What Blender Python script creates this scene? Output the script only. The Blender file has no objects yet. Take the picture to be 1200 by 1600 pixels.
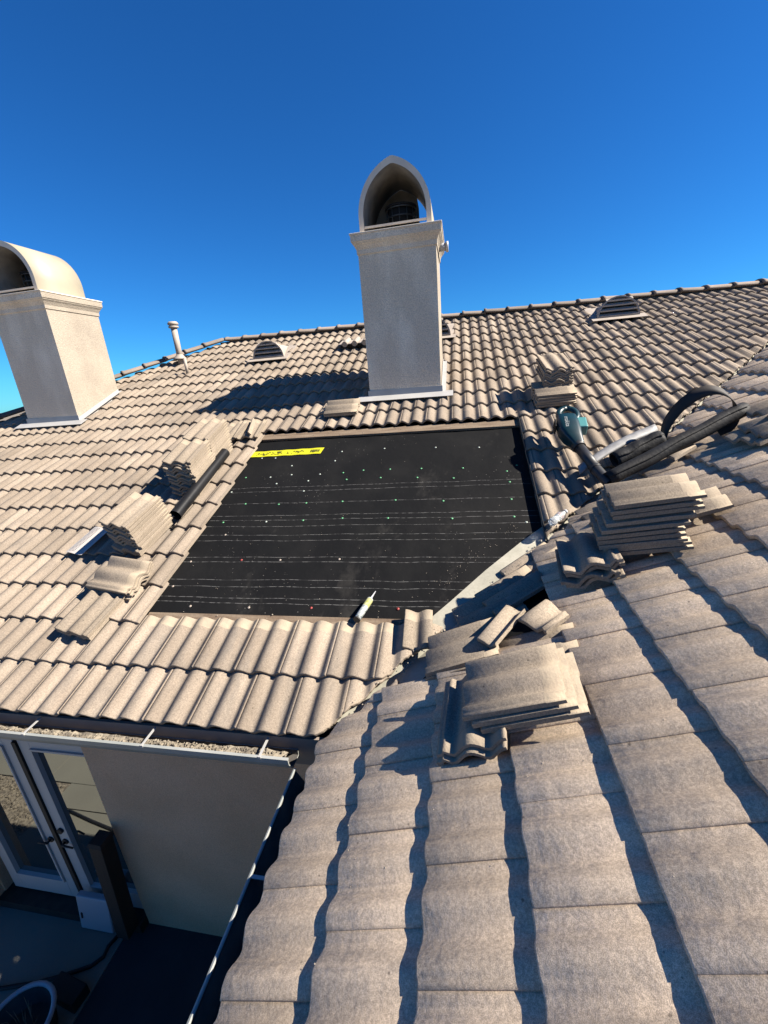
import bpy, math, random
from mathutils import Vector, Matrix
random.seed(7)
R = math.radians
C = bpy.context.scene.collection
scn = bpy.context.scene

# ---------------------------------------------------------------- camera
cam_d = bpy.data.cameras.new('camera'); cam = bpy.data.objects.new('camera', cam_d); C.objects.link(cam)
cam.location = (1.480, -1.666, 1.836)
cam.rotation_euler = (R(72.057), R(4.472), R(9.845))
cam_d.sensor_fit = 'VERTICAL'; cam_d.sensor_height = 24.0
cam_d.lens = 24.0 * 647.909 / 1600.0
cam_d.clip_start = 0.05; cam_d.clip_end = 3000
scn.camera = cam
# ---------------------------------------------------------------- light
SUN = Vector((1.0, 0.012, 0.88)).normalized()
elev = math.asin(SUN.z)
w = bpy.data.worlds.new('World'); scn.world = w; w.use_nodes = True
nt = w.node_tree; nt.nodes.clear()
sky = nt.nodes.new('ShaderNodeTexSky'); sky.sky_type = 'NISHITA'; sky.sun_disc = False
sky.sun_elevation = elev; sky.sun_rotation = math.atan2(SUN.x, SUN.y)
sky.altitude = 800; sky.air_density = 1.0; sky.dust_density = 0.0; sky.ozone_density = 3.0
hs = nt.nodes.new('ShaderNodeHueSaturation'); hs.inputs['Saturation'].default_value = 1.10
bg = nt.nodes.new('ShaderNodeBackground'); bg.inputs['Strength'].default_value = 0.060
wo = nt.nodes.new('ShaderNodeOutputWorld')
tint = nt.nodes.new('ShaderNodeMix'); tint.data_type = 'RGBA'; tint.blend_type = 'MULTIPLY'; tint.inputs[0].default_value = 1; tint.inputs[7].default_value = (.13, .475, .815, 1)
nt.links.new(sky.outputs[0], hs.inputs['Color']); nt.links.new(hs.outputs[0], tint.inputs[6]); nt.links.new(tint.outputs[2], bg.inputs[0]); nt.links.new(bg.outputs[0], wo.inputs[0])
sl = bpy.data.lights.new('sun', 'SUN'); sl.energy = 5.0; sl.angle = R(0.5); sl.color = (1.0, 0.915, 0.80)
so = bpy.data.objects.new('sun', sl); C.objects.link(so); so.rotation_euler = SUN.to_track_quat('Z', 'Y').to_euler()
so.location = (20, 0, 20)
scn.view_settings.view_transform = 'Standard'; scn.view_settings.look = 'None'
scn.view_settings.exposure = 1.56; scn.view_settings.gamma = 1.0

# ---------------------------------------------------------------- helpers
TH = math.atan(5 / 12); cT, sT = math.cos(TH), math.sin(TH)
class Frame:
    def __init__(s, O, U, V, N): s.O, s.U, s.V, s.N = map(Vector, (O, U, V, N))
    def p(s, u, v, h): return s.O + s.U * u + s.V * v + s.N * h
    def mat(s): return Matrix(((s.U.x, s.V.x, s.N.x), (s.U.y, s.V.y, s.N.y), (s.U.z, s.V.z, s.N.z)))
FA = Frame((0, 0, 0), (1, 0, 0), (0, cT, sT), (0, -sT, cT))
XB = 0.70
FB = Frame((XB, 0, 0), (0, -1, 0), (cT, 0, sT), (-sT, 0, cT))
FD = Frame((-9.75, 0, 0), (0, -1, 0), (cT, 0, sT), (-sT, 0, cT))
EXP, TW = 0.343, 0.30
NROW = 21

class MB:
    def __init__(s): s.v, s.f, s.m, s.sm = [], [], [], []
    def vert(s, p): s.v.append(tuple(p)); return len(s.v) - 1
    def face(s, idx, m=0, smooth=False): s.f.append(tuple(idx)); s.m.append(m); s.sm.append(smooth)
    def quad(s, a, b, c, d, m=0): s.face([s.vert(a), s.vert(b), s.vert(c), s.vert(d)], m)
    def poly(s, pts, m=0): s.face([s.vert(p) for p in pts], m)
    def box(s, c, d, rot=None, m=0, taper=1.0):
        c = Vector(c); i0 = len(s.v)
        for z in (-1, 1):
            t = taper if z > 0 else 1
            for x, y in ((-1, -1), (1, -1), (1, 1), (-1, 1)):
                q = Vector((x * d[0] / 2 * t, y * d[1] / 2 * t, z * d[2] / 2))
                if rot is not None: q = rot @ q
                s.vert(c + q)
        for q in ((3, 2, 1, 0), (4, 5, 6, 7), (0, 1, 5, 4), (1, 2, 6, 5), (2, 3, 7, 6), (3, 0, 4, 7)):
            s.face([i0 + k for k in q], m)
    def prism(s, pts, off, m=0):
        off = Vector(off); n = len(pts); i0 = len(s.v)
        for p in pts: s.vert(Vector(p))
        for p in pts: s.vert(Vector(p) + off)
        s.face([i0 + k for k in range(n)], m); s.face([i0 + n + k for k in reversed(range(n))], m)
        for k in range(n): s.face([i0 + k, i0 + n + k, i0 + n + (k + 1) % n, i0 + (k + 1) % n], m)
    def tube(s, path, rad, n=12, m=0, cap=True, squash=(1, 1)):
        path = [Vector(p) for p in path]; rs = rad if isinstance(rad, (list, tuple)) else [rad] * len(path)
        rings = []; prev = None
        for k, p in enumerate(path):
            t = (path[min(k + 1, len(path) - 1)] - path[max(k - 1, 0)])
            if t.length < 1e-9: t = Vector((0, 0, 1))
            t.normalize()
            if prev is None:
                a = Vector((0, 0, 1)) if abs(t.z) < 0.9 else Vector((1, 0, 0))
                x = t.cross(a).normalized()
            else: x = (prev - t * prev.dot(t)).normalized()
            prev = x; y = t.cross(x)
            rings.append([s.vert(p + (x * math.cos(2 * math.pi * i / n) * squash[0] + y * math.sin(2 * math.pi * i / n) * squash[1]) * rs[k]) for i in range(n)])
        for a, b in zip(rings, rings[1:]):
            for i in range(n): s.face([a[i], a[(i + 1) % n], b[(i + 1) % n], b[i]], m, True)
        if cap: s.face(list(reversed(rings[0])), m); s.face(rings[-1], m)
    def lathe(s, c, prof, n=20, m=0, axis=None):
        c = Vector(c); Q = (axis if axis is not None else Matrix.Identity(3)); rings = []
        for r, z in prof: rings.append([s.vert(c + Q @ Vector((r * math.cos(2 * math.pi * i / n), r * math.sin(2 * math.pi * i / n), z))) for i in range(n)])
        for a, b in zip(rings, rings[1:]):
            for i in range(n): s.face([a[i], a[(i + 1) % n], b[(i + 1) % n], b[i]], m, True)
        if prof[0][0] > 1e-4: s.face(list(reversed(rings[0])), m)
        if prof[-1][0] > 1e-4: s.face(rings[-1], m)
    def ico(s, c, r, m=0, sq=1.0):
        c = Vector(c); i0 = len(s.v)
        for d in ((1, 0, 0), (0, 1, 0), (-1, 0, 0), (0, -1, 0), (0, 0, 1), (0, 0, -1)):
            k = random.uniform(.6, 1.2); s.vert(c + Vector((d[0] * r * k, d[1] * r * k, d[2] * r * k * sq)))
        for a, b in ((0, 1), (1, 2), (2, 3), (3, 0)):
            s.face([i0 + a, i0 + b, i0 + 4], m); s.face([i0 + b, i0 + a, i0 + 5], m)
    def build(s, name, mats, parent=None, loc=None):
        me = bpy.data.meshes.new(name); me.from_pydata(s.v, [], s.f)
        if not isinstance(mats, (list, tuple)): mats = [mats]
        for q in mats: me.materials.append(q)
        me.polygons.foreach_set('material_index', s.m); me.polygons.foreach_set('use_smooth', s.sm)
        me.update()
        o = bpy.data.objects.new(name, me); C.objects.link(o)
        if parent is not None:
            o.parent = parent
            rl = abs_loc(parent)
            o.location = -rl if loc is None else loc
        elif loc is not None: o.location = loc
        return o
def abs_loc(o):
    v = Vector((0, 0, 0))
    while o is not None: v = v + Vector(o.location); o = o.parent
    return v
def bevel(o, wd=0.004, seg=2):
    b = o.modifiers.new('bevel', 'BEVEL'); b.width = wd; b.segments = seg; b.limit_method = 'ANGLE'; b.angle_limit = R(40); return o
def empty(name, loc, label, cat, group=None):
    o = bpy.data.objects.new(name, None); C.objects.link(o); o.location = loc; o.empty_display_size = 0.1
    return tag(o, label, cat, group)
def tag(o, label=None, cat=None, group=None, kind=None):
    if label: o['label'] = label
    if cat: o['category'] = cat
    if group: o['group'] = group
    if kind: o['kind'] = kind
    return o

# ---------------------------------------------------------------- materials
def mat(name, col, rough=0.8, metal=0.0, col2=None, scale=6.0, bump=0.0, bscale=60.0, spec=None, detail=4.0, stretch=None, lo=0.35, hi=0.65, speck=0.0, sscale=350.0, island=0.0, K=.53):
    col = tuple(c * K for c in col); col2 = tuple(c * K for c in col2) if col2 is not None else None
    m = bpy.data.materials.new(name); m.use_nodes = True; n = m.node_tree; N, L = n.nodes, n.links
    b = N['Principled BSDF']; b.inputs['Roughness'].default_value = rough; b.inputs['Metallic'].default_value = metal
    if spec is not None: b.inputs['Specular IOR Level'].default_value = spec
    b.inputs['Base Color'].default_value = (*col, 1)
    tc = N.new('ShaderNodeTexCoord'); src = tc.outputs['Object']
    cur = None
    if col2 is not None:
        vec = src
        if stretch:
            mp = N.new('ShaderNodeMapping'); mp.inputs['Scale'].default_value = stretch; L.new(src, mp.inputs[0]); vec = mp.outputs[0]
        ns = N.new('ShaderNodeTexNoise'); ns.inputs['Scale'].default_value = scale; ns.inputs['Detail'].default_value = detail; L.new(vec, ns.inputs['Vector'])
        mr = N.new('ShaderNodeMapRange'); mr.inputs[1].default_value = lo; mr.inputs[2].default_value = hi; L.new(ns.outputs[0], mr.inputs[0])
        mx = N.new('ShaderNodeMix'); mx.data_type = 'RGBA'; mx.inputs[6].default_value = (*col, 1); mx.inputs[7].default_value = (*col2, 1)
        L.new(mr.outputs[0], mx.inputs[0]); cur = mx.outputs[2]
    def mul(cur, fac_socket, lo_, hi_):
        mr = N.new('ShaderNodeMapRange'); mr.inputs[3].default_value = lo_; mr.inputs[4].default_value = hi_; L.new(fac_socket, mr.inputs[0])
        vm = N.new('ShaderNodeMix'); vm.data_type = 'RGBA'; vm.blend_type = 'MULTIPLY'; vm.inputs[0].default_value = 1
        if cur is None: vm.inputs[6].default_value = (*col, 1)
        else: L.new(cur, vm.inputs[6])
        L.new(mr.outputs[0], vm.inputs[7]); return vm.outputs[2]
    if speck:
        sp = N.new('ShaderNodeTexNoise'); sp.inputs['Scale'].default_value = sscale; sp.inputs['Detail'].default_value = 2; L.new(src, sp.inputs['Vector'])
        mr = N.new('ShaderNodeMapRange'); mr.inputs[1].default_value = .3; mr.inputs[2].default_value = .7; L.new(sp.outputs[0], mr.inputs[0])
        cur = mul(cur, mr.outputs[0], 1 - speck, 1 + speck)
    if island:
        g = N.new('ShaderNodeNewGeometry'); oi = N.new('ShaderNodeObjectInfo')
        ad = N.new('ShaderNodeMath'); ad.operation = 'ADD'; L.new(g.outputs['Random Per Island'], ad.inputs[0]); L.new(oi.outputs['Random'], ad.inputs[1])
        fr = N.new('ShaderNodeMath'); fr.operation = 'FRACT'; L.new(ad.outputs[0], fr.inputs[0])
        cur = mul(cur, fr.outputs[0], 1 - island, 1 + island * .6)
    if cur is not None: L.new(cur, b.inputs['Base Color'])
    if bump:
        bn = N.new('ShaderNodeTexNoise'); bn.inputs['Scale'].default_value = bscale; bn.inputs['Detail'].default_value = 5; L.new(src, bn.inputs['Vector'])
        bp = N.new('ShaderNodeBump'); bp.inputs['Strength'].default_value = bump; bp.inputs['Distance'].default_value = 0.01
        L.new(bn.outputs[0], bp.inputs['Height']); L.new(bp.outputs[0], b.inputs['Normal'])
    return m

def tile_mat(name, stretch, ca, cb, stain, stain_amt, grit):
    m = mat(name, ca, 0.92, 0, cb, 1.0, 0, spec=0.15, detail=6, stretch=stretch, lo=.36, hi=.62, island=.17)
    N, L = m.node_tree.nodes, m.node_tree.links; b = N['Principled BSDF']
    src = next(x for x in N if x.type == 'TEX_COORD').outputs['Object']
    cur = b.inputs['Base Color'].links[0].from_socket
    # weather stains running along the rolls
    mp = N.new('ShaderNodeMapping'); mp.inputs['Scale'].default_value = tuple(k * .8 for k in stretch); mp.inputs['Location'].default_value = (3.1, 7.7, 1.9); L.new(src, mp.inputs[0])
    ns = N.new('ShaderNodeTexNoise'); ns.inputs['Scale'].default_value = 1.7; ns.inputs['Detail'].default_value = 5; ns.inputs['Roughness'].default_value = .62; L.new(mp.outputs[0], ns.inputs['Vector'])
    mr = N.new('ShaderNodeMapRange'); mr.inputs[1].default_value = .52; mr.inputs[2].default_value = .74; mr.inputs[4].default_value = stain_amt; L.new(ns.outputs[0], mr.inputs[0])
    mx = N.new('ShaderNodeMix'); mx.data_type = 'RGBA'; mx.inputs[7].default_value = (*[c * .53 for c in stain], 1); L.new(mr.outputs[0], mx.inputs[0]); L.new(cur, mx.inputs[6]); cur = mx.outputs[2]
    # sand grit: pale and dark grains
    for sc, a, bb, lo, hi in ((420, .40, .60, 1 - grit, 1 + grit), (110, .35, .65, 1 - grit * .7, 1 + grit * .7)):
        sp = N.new('ShaderNodeTexNoise'); sp.inputs['Scale'].default_value = sc; sp.inputs['Detail'].default_value = 1; L.new(src, sp.inputs['Vector'])
        mr = N.new('ShaderNodeMapRange'); mr.inputs[1].default_value = a; mr.inputs[2].default_value = bb; mr.inputs[3].default_value = lo; mr.inputs[4].default_value = hi; L.new(sp.outputs[0], mr.inputs[0])
        vm = N.new('ShaderNodeMix'); vm.data_type = 'RGBA'; vm.blend_type = 'MULTIPLY'; vm.inputs[0].default_value = 1; L.new(cur, vm.inputs[6]); L.new(mr.outputs[0], vm.inputs[7]); cur = vm.outputs[2]
    lg = N.new('ShaderNodeTexNoise'); lg.inputs['Scale'].default_value = .9; lg.inputs['Detail'].default_value = 6; lg.inputs['Roughness'].default_value = .65; L.new(src, lg.inputs['Vector'])
    mr = N.new('ShaderNodeMapRange'); mr.inputs[1].default_value = .3; mr.inputs[2].default_value = .7; mr.inputs[3].default_value = .84; mr.inputs[4].default_value = 1.12; L.new(lg.outputs[0], mr.inputs[0])
    vm = N.new('ShaderNodeMix'); vm.data_type = 'RGBA'; vm.blend_type = 'MULTIPLY'; vm.inputs[0].default_value = 1; L.new(cur, vm.inputs[6]); L.new(mr.outputs[0], vm.inputs[7]); cur = vm.outputs[2]
    # little dark pits and chips
    vo = N.new('ShaderNodeTexVoronoi'); vo.inputs['Scale'].default_value = 14; L.new(src, vo.inputs['Vector'])
    mr = N.new('ShaderNodeMapRange'); mr.inputs[1].default_value = .045; mr.inputs[2].default_value = .075; mr.inputs[3].default_value = .35; mr.inputs[4].default_value = 1; L.new(vo.outputs['Distance'], mr.inputs[0])
    vm = N.new('ShaderNodeMix'); vm.data_type = 'RGBA'; vm.blend_type = 'MULTIPLY'; vm.inputs[0].default_value = .8; L.new(cur, vm.inputs[6]); L.new(mr.outputs[0], vm.inputs[7]); cur = vm.outputs[2]
    L.new(cur, b.inputs['Base Color'])
    n1 = N.new('ShaderNodeTexNoise'); n1.inputs['Scale'].default_value = 420; n1.inputs['Detail'].default_value = 2; L.new(src, n1.inputs['Vector'])
    b1 = N.new('ShaderNodeBump'); b1.inputs['Strength'].default_value = .5; b1.inputs['Distance'].default_value = .0008; L.new(n1.outputs[0], b1.inputs['Height'])
    n2 = N.new('ShaderNodeTexNoise'); n2.inputs['Scale'].default_value = 14; n2.inputs['Detail'].default_value = 3; L.new(src, n2.inputs['Vector'])
    b2 = N.new('ShaderNodeBump'); b2.inputs['Strength'].default_value = .5; b2.inputs['Distance'].default_value = .006; L.new(n2.outputs[0], b2.inputs['Height'])
    L.new(b1.outputs[0], b2.inputs['Normal']); L.new(b2.outputs[0], b.inputs['Normal'])
    return m
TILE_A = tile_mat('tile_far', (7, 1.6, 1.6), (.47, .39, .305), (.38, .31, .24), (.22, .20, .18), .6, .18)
TILE_B = tile_mat('tile_near', (1.8, 8, 1.8), (.94, .75, .55), (.80, .64, .47), (.40, .35, .30), .5, .20)  # same tile as the main slope, colour raised to offset its grazing sunlight
TILE_L = tile_mat('tile_loose', (7, 1.6, 1.6), (.47, .39, .30), (.40, .33, .25), (.25, .23, .20), .35, .20)
CREAM = mat('tile_headlap', (.54, .45, .33), .85, 0, (.45, .37, .28), 18, .25, 90, spec=.2, speck=.08)
RIDGE = tile_mat('ridge_tile', (3, 3, 3), (.34, .28, .235), (.28, .235, .20), (.18, .17, .16), .4, .15)
def felt_mat():
    m = mat('felt', (.008, .0085, .0095), .85, 0, (.016, .016, .016), 2.2, 0, spec=.12, detail=8, lo=.45, hi=.75)
    N, L = m.node_tree.nodes, m.node_tree.links; b = N['Principled BSDF']
    src = next(x for x in N if x.type == 'TEX_COORD').outputs['Object']
    cur = b.inputs['Base Color'].links[0].from_socket
    sep = N.new('ShaderNodeSeparateXYZ'); L.new(src, sep.inputs[0])
    # dust scuffs
    mp = N.new('ShaderNodeMapping'); mp.inputs['Rotation'].default_value = (0, 0, R(-38)); mp.inputs['Scale'].default_value = (2.2, 1.3, 1.3); L.new(src, mp.inputs[0])
    ns = N.new('ShaderNodeTexNoise'); ns.inputs['Scale'].default_value = .9; ns.inputs['Detail'].default_value = 9; ns.inputs['Roughness'].default_value = .7; L.new(mp.outputs[0], ns.inputs['Vector'])
    mr = N.new('ShaderNodeMapRange'); mr.inputs[1].default_value = .60; mr.inputs[2].default_value = .84; mr.inputs[4].default_value = .4; L.new(ns.outputs[0], mr.inputs[0])
    mx = N.new('ShaderNodeMix'); mx.data_type = 'RGBA'; mx.inputs[7].default_value = (.075, .070, .062, 1); L.new(mr.outputs[0], mx.inputs[0]); L.new(cur, mx.inputs[6]); cur = mx.outputs[2]
    # dust specks
    vo = N.new('ShaderNodeTexVoronoi'); vo.inputs['Scale'].default_value = 26; L.new(src, vo.inputs['Vector'])
    mr = N.new('ShaderNodeMapRange'); mr.inputs[1].default_value = .05; mr.inputs[2].default_value = .09; mr.inputs[3].default_value = 1; mr.inputs[4].default_value = 0; L.new(vo.outputs['Distance'], mr.inputs[0])
    n3 = N.new('ShaderNodeTexNoise'); n3.inputs['Scale'].default_value = 1.6; n3.inputs['Detail'].default_value = 3; L.new(src, n3.inputs['Vector'])
    m3 = N.new('ShaderNodeMapRange'); m3.inputs[1].default_value = .52; m3.inputs[2].default_value = .62; L.new(n3.outputs[0], m3.inputs[0])
    mu = N.new('ShaderNodeMath'); mu.operation = 'MULTIPLY'; L.new(mr.outputs[0], mu.inputs[0]); L.new(m3.outputs[0], mu.inputs[1])
    mx = N.new('ShaderNodeMix'); mx.data_type = 'RGBA'; mx.inputs[7].default_value = (.20, .19, .17, 1); L.new(mu.outputs[0], mx.inputs[0]); L.new(cur, mx.inputs[6]); cur = mx.outputs[2]
    # printed lap lines, a little wavy, broken
    wv = N.new('ShaderNodeTexNoise'); wv.inputs['Scale'].default_value = 2.3; L.new(src, wv.inputs['Vector'])
    wm = N.new('ShaderNodeMath'); wm.operation = 'MULTIPLY_ADD'; wm.inputs[1].default_value = .022; L.new(wv.outputs[0], wm.inputs[0]); L.new(sep.outputs[1], wm.inputs[2])
    acc = None
    for s in (2.37, 2.30, 2.111, 1.928, 1.864, 1.779, 1.664, 1.593, 1.394, 1.341, 1.149, 1.079, .969, .922):
        y = (s - .065 * 0) * cT + .065 * sT + .011
        cp = N.new('ShaderNodeMath'); cp.operation = 'COMPARE'; cp.inputs[1].default_value = y; cp.inputs[2].default_value = .0017; L.new(wm.outputs[0], cp.inputs[0])
        if acc is None: acc = cp.outputs[0]
        else:
            mxx = N.new('ShaderNodeMath'); mxx.operation = 'MAXIMUM'; L.new(acc, mxx.inputs[0]); L.new(cp.outputs[0], mxx.inputs[1]); acc = mxx.outputs[0]
    mp = N.new('ShaderNodeMapping'); mp.inputs['Scale'].default_value = (28, 5, 1); L.new(src, mp.inputs[0])
    br = N.new('ShaderNodeTexNoise'); br.inputs['Scale'].default_value = 1; br.inputs['Detail'].default_value = 4; L.new(mp.outputs[0], br.inputs['Vector'])
    bm = N.new('ShaderNodeMapRange'); bm.inputs[1].default_value = .42; bm.inputs[2].default_value = .58; bm.inputs[3].default_value = .12; bm.inputs[4].default_value = .75; L.new(br.outputs[0], bm.inputs[0])
    mu = N.new('ShaderNodeMath'); mu.operation = 'MULTIPLY'; L.new(acc, mu.inputs[0]); L.new(bm.outputs[0], mu.inputs[1])
    mx = N.new('ShaderNodeMix'); mx.data_type = 'RGBA'; mx.inputs[7].default_value = (.15, .15, .145, 1); L.new(mu.outputs[0], mx.inputs[0]); L.new(cur, mx.inputs[6]); cur = mx.outputs[2]
    L.new(cur, b.inputs['Base Color'])
    n1 = N.new('ShaderNodeTexNoise'); n1.inputs['Scale'].default_value = 3.5; n1.inputs['Detail'].default_value = 5; L.new(src, n1.inputs['Vector'])
    b1 = N.new('ShaderNodeBump'); b1.inputs['Strength'].default_value = .6; b1.inputs['Distance'].default_value = .03; L.new(n1.outputs[0], b1.inputs['Height']); L.new(b1.outputs[0], b.inputs['Normal'])
    return m
FELT = felt_mat()
FELTR = mat('felt_roll', (.014, .015, .017), .68, 0, (.05, .052, .055), 5, .35, 40, spec=.25, detail=7, lo=.45, hi=.8, speck=.15, sscale=120)
WOOD = mat('batten_wood', (.20, .135, .085), .85, 0, (.33, .25, .17), 3, .3, 50, stretch=(1.2, 9, 9), speck=.1)
STUCCO = mat('stucco', (.58, .505, .40), .95, 0, (.49, .42, .335), 2.6, .9, 75, spec=.1, detail=9, lo=.38, hi=.68, speck=.14, sscale=80)
STUCCO_W_LIFT = mat('stucco_weathered_lifted', (.70, .575, .425), .95, 0, (.88, .75, .57), 2.4, 1.0, 60, spec=.1, detail=12, lo=.47, hi=.74, speck=.2, sscale=85, K=.95, stretch=(1.4, 1.4, .55))  # weathered patches, with the whole tone lifted to brighten unlit chimney sides
STUCCO_H = mat('stucco_house', (.60, .385, .235), .95, 0, (.68, .44, .28), 2, .5, 90, spec=.1, speck=.12, sscale=90, K=.85)
FLASH = mat('galvanised', (.62, .61, .58), .5, .15, (.70, .69, .66), 6, .1, 40)
COWL = mat('cowl_metal', (.60, .53, .375), .55, 0, (.53, .465, .34), 2.5, .05, 30)
COWL_F = mat('cowl_trim', (.74, .64, .50), .6, 0, (.64, .56, .45), 5, .15, 60, K=.9)
DARK = mat('dark_metal', (.035, .033, .03), .6, .3, (.07, .06, .05), 12)
SOOTY = mat('smoked_metal', (.42, .37, .30), .8, 0, (.20, .18, .15), 4)
SOOT = mat('soot', (.015, .014, .013), .9)
MESHM = mat('arrestor_mesh', (.16, .16, .15), .5, .6)
VENT = mat('vent_paint', (.60, .52, .43), .7, 0, (.50, .43, .36), 9, .1, 60)
BLACK = mat('black', (.008, .008, .009), .7)
GUT = mat('gutter_metal', (.42, .45, .41), .45, .1, (.58, .59, .55), 3, .05)
GUTIN = mat('gutter_inside', (.18, .16, .13), .9, 0, (.10, .09, .08), 8, .3)
FASC = mat('fascia_paint', (.40, .33, .27), .85, 0, (.35, .29, .24), 3, .1)
DOORW = mat('door_paint', (.80, .76, .72), .5, 0, (.74, .70, .67), 2)
TEAL = mat('teal_plastic', (.003, .045, .055), .38, 0, (.002, .030, .04), 8, spec=.5)
TEAL2 = mat('light_teal', (.10, .36, .36), .4)
RUB = mat('dark_plastic', (.028, .029, .031), .5, 0, (.045, .045, .047), 20)
PIPE = mat('black_pipe', (.010, .0105, .012), .42, 0, (.022, .022, .024), 3, .1, 20, spec=.22)
YEL = mat('yellow_strip', (.82, .80, .02), .55, 0, (.55, .56, .03), 9, spec=.4, stretch=(6, 1, 1), lo=.55, hi=.72)
PATIO = mat('patio_concrete', (.31, .30, .24), .9, 0, (.27, .26, .21), 1.5, .2, 60, speck=.05)
MATD = mat('dark_floor', (.035, .04, .05), .9, 0, (.05, .055, .065), 4, .1)
GRAVEL = mat('gravel', (.42, .36, .27), .95, 0, (.20, .17, .13), 26, 1.0, 30, detail=6, lo=.4, hi=.6)
METAL_V = mat('valley_metal', (.46, .44, .35), .6, .1, (.60, .57, .46), 5, .1, 30, detail=9, speck=.06, sscale=60)
DWOOD = mat('dark_post', (.030, .018, .013), .8, 0, (.05, .03, .02), 3, .2, stretch=(8, 8, 1))
WHITE = mat('white_plastic', (.62, .64, .68), .5)
def glass_mat():
    m = bpy.data.materials.new('door_glass'); m.use_nodes = True; n = m.node_tree; n.nodes.clear()
    o = n.nodes.new('ShaderNodeOutputMaterial'); a = n.nodes.new('ShaderNodeBsdfGlossy'); a.inputs['Roughness'].default_value = .015; a.inputs[0].default_value = (.92, .95, .93, 1)
    d = n.nodes.new('ShaderNodeBsdfDiffuse'); d.inputs[0].default_value = (.012, .014, .016, 1); mx = n.nodes.new('ShaderNodeMixShader'); mx.inputs[0].default_value = .36
    n.links.new(d.outputs[0], mx.inputs[1]); n.links.new(a.outputs[0], mx.inputs[2]); n.links.new(mx.outputs[0], o.inputs[0]); return m
GLASS = glass_mat()
def bottle_mat():
    m = bpy.data.materials.new('clear_plastic'); m.use_nodes = True; b = m.node_tree.nodes['Principled BSDF']
    b.inputs['Base Color'].default_value = (.85, .9, .92, 1); b.inputs['Roughness'].default_value = .08; b.inputs['Transmission Weight'].default_value = .75; b.inputs['IOR'].default_value = 1.3
    return m
CLEAR = bottle_mat()

# ---------------------------------------------------------------- ground
GZ = -2.87
g = MB(); g.quad((-600, -600, GZ - .06), (600, -600, GZ - .06), (600, 600, GZ - .06), (-600, 600, GZ - .06)); tag(g.build('ground', mat('ground_soil', (.30, .25, .18), .95, 0, (.22, .18, .13), .8, .3, 8)), kind='structure')
g = MB()
def slab(x0, x1, y0, y1, z1, t=.05, m=0): g.box(((x0 + x1) / 2, (y0 + y1) / 2, z1 - t / 2), (x1 - x0, y1 - y0, t), m=m)
xs = [-12, -6.6, -4.95, -3.45, -1.665]
slab(-3.62, -1.668, -.38, .38, GZ)
for i in range(8):
    for j in range(6):
        x0 = -12 + i * 1.6; y1 = -.70 - j * 1.6
        slab(x0 + .006, x0 + 1.594, y1 - 1.588, y1, GZ)
slab(-3.612, -1.668, -.694, -.392, GZ)
tag(g.build('patio', PATIO), kind='structure')
g = MB(); slab(-1.66, 1.08, -.69, .38, GZ - .002); tag(g.build('path', MATD), kind='structure')
g = MB(); slab(-12, -3.63, -.69, .38, GZ - .01)
for k in range(3000):
    g.ico((random.uniform(-7.5, -3.66), random.uniform(-.67, .30), GZ + random.uniform(-.006, .008)), random.uniform(.010, .026), 0, .7)
tag(g.build('gravel', GRAVEL), kind='stuff')

# ---------------------------------------------------------------- house
house = empty('house', (0, .4, GZ), 'beige stucco house with brown tiled roof partly stripped to black underlayment', 'house')
house['kind'] = 'thing'

def prof(u, H=.033):
    x = (u % .15) / .15
    wdt = .84
    if x < wdt:
        q = x / wdt
        return H * math.sin(math.pi * q ** .95) ** 1.08
    q = (x - wdt) / (1 - wdt)
    return -.003 * math.sin(math.pi * q)
def profB(u): return .030 * (.5 - .5 * math.cos(2 * math.pi * (u % .15) / .15)) ** .85
THK = .028
def tile_piece(mb, F, ua, ub, row, vmin, vmax, seamL, seamR, nc=26, head=False):
    """one laid tile between ua..ub; vmin/vmax are functions of u that clip it"""
    v0 = row * EXP; j = random.uniform(-.004, .004); hj = random.uniform(-.0015, .0025); tw = random.uniform(-.006, .006); cm = (ua + ub) / 2
    n = max(2, int(round(nc * (ub - ua) / TW))); R_ = []
    for k in range(n + 1):
        u = ua + (ub - ua) * k / n
        lo = max(v0 + j + tw * (u - cm) + random.uniform(-.0012, .0012), vmin(u)); hi = min(v0 + EXP + .06, vmax(u))
        cut = lo > v0 + .02
        if cut: lo += random.uniform(-.008, .008)
        if hi - lo < .012: R_.append(None); continue
        def h(v): return (profB(u) if F is FB else prof(u, .033)) - THK * (v - v0) / EXP + hj
        e = 0
        if seamL and k == 0: e = -.0035 if F is FB else -.006
        if seamL and k == 1: e = -.002 if F is FB else -.004
        th = .024
        uu = u + (-.0035 if k == 0 and seamL else 0)
        vb = v0 + EXP - .018
        R_.append((F.p(uu, hi, h(hi) + e - .002), F.p(uu, vb, h(vb) + e)) if head and lo < vb - .02 else (F.p(uu, hi, h(hi) + e), F.p(uu, hi - .004, h(hi) + e)))
        R_[-1] = R_[-1] + (F.p(uu, lo + .006, h(lo) + e), F.p(uu, lo + .0012, h(lo) - .003 + e), F.p(uu, lo, h(lo) - .009 + e), F.p(uu, lo + .002, h(lo) - th), F.p(uu, hi, h(hi) - th))
    prev = None
    for r in R_:
        if r is None: prev = None; continue
        ids = [mb.vert(q) for q in r]
        if prev is not None:
            for a in range(5): mb.face([prev[a], prev[a + 1], ids[a + 1], ids[a]], 1 if head and a == 0 else 0, a != 4)
            mb.face([prev[5], prev[6], ids[6], ids[5]], 0)
        else: mb.face([ids[0], ids[6], ids[5], ids[4], ids[3], ids[2], ids[1]], 0)
        prev = ids; last = ids
    if prev is not None: mb.face(list(reversed([prev[0], prev[6], prev[5], prev[4], prev[3], prev[2], prev[1]])), 0)
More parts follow.
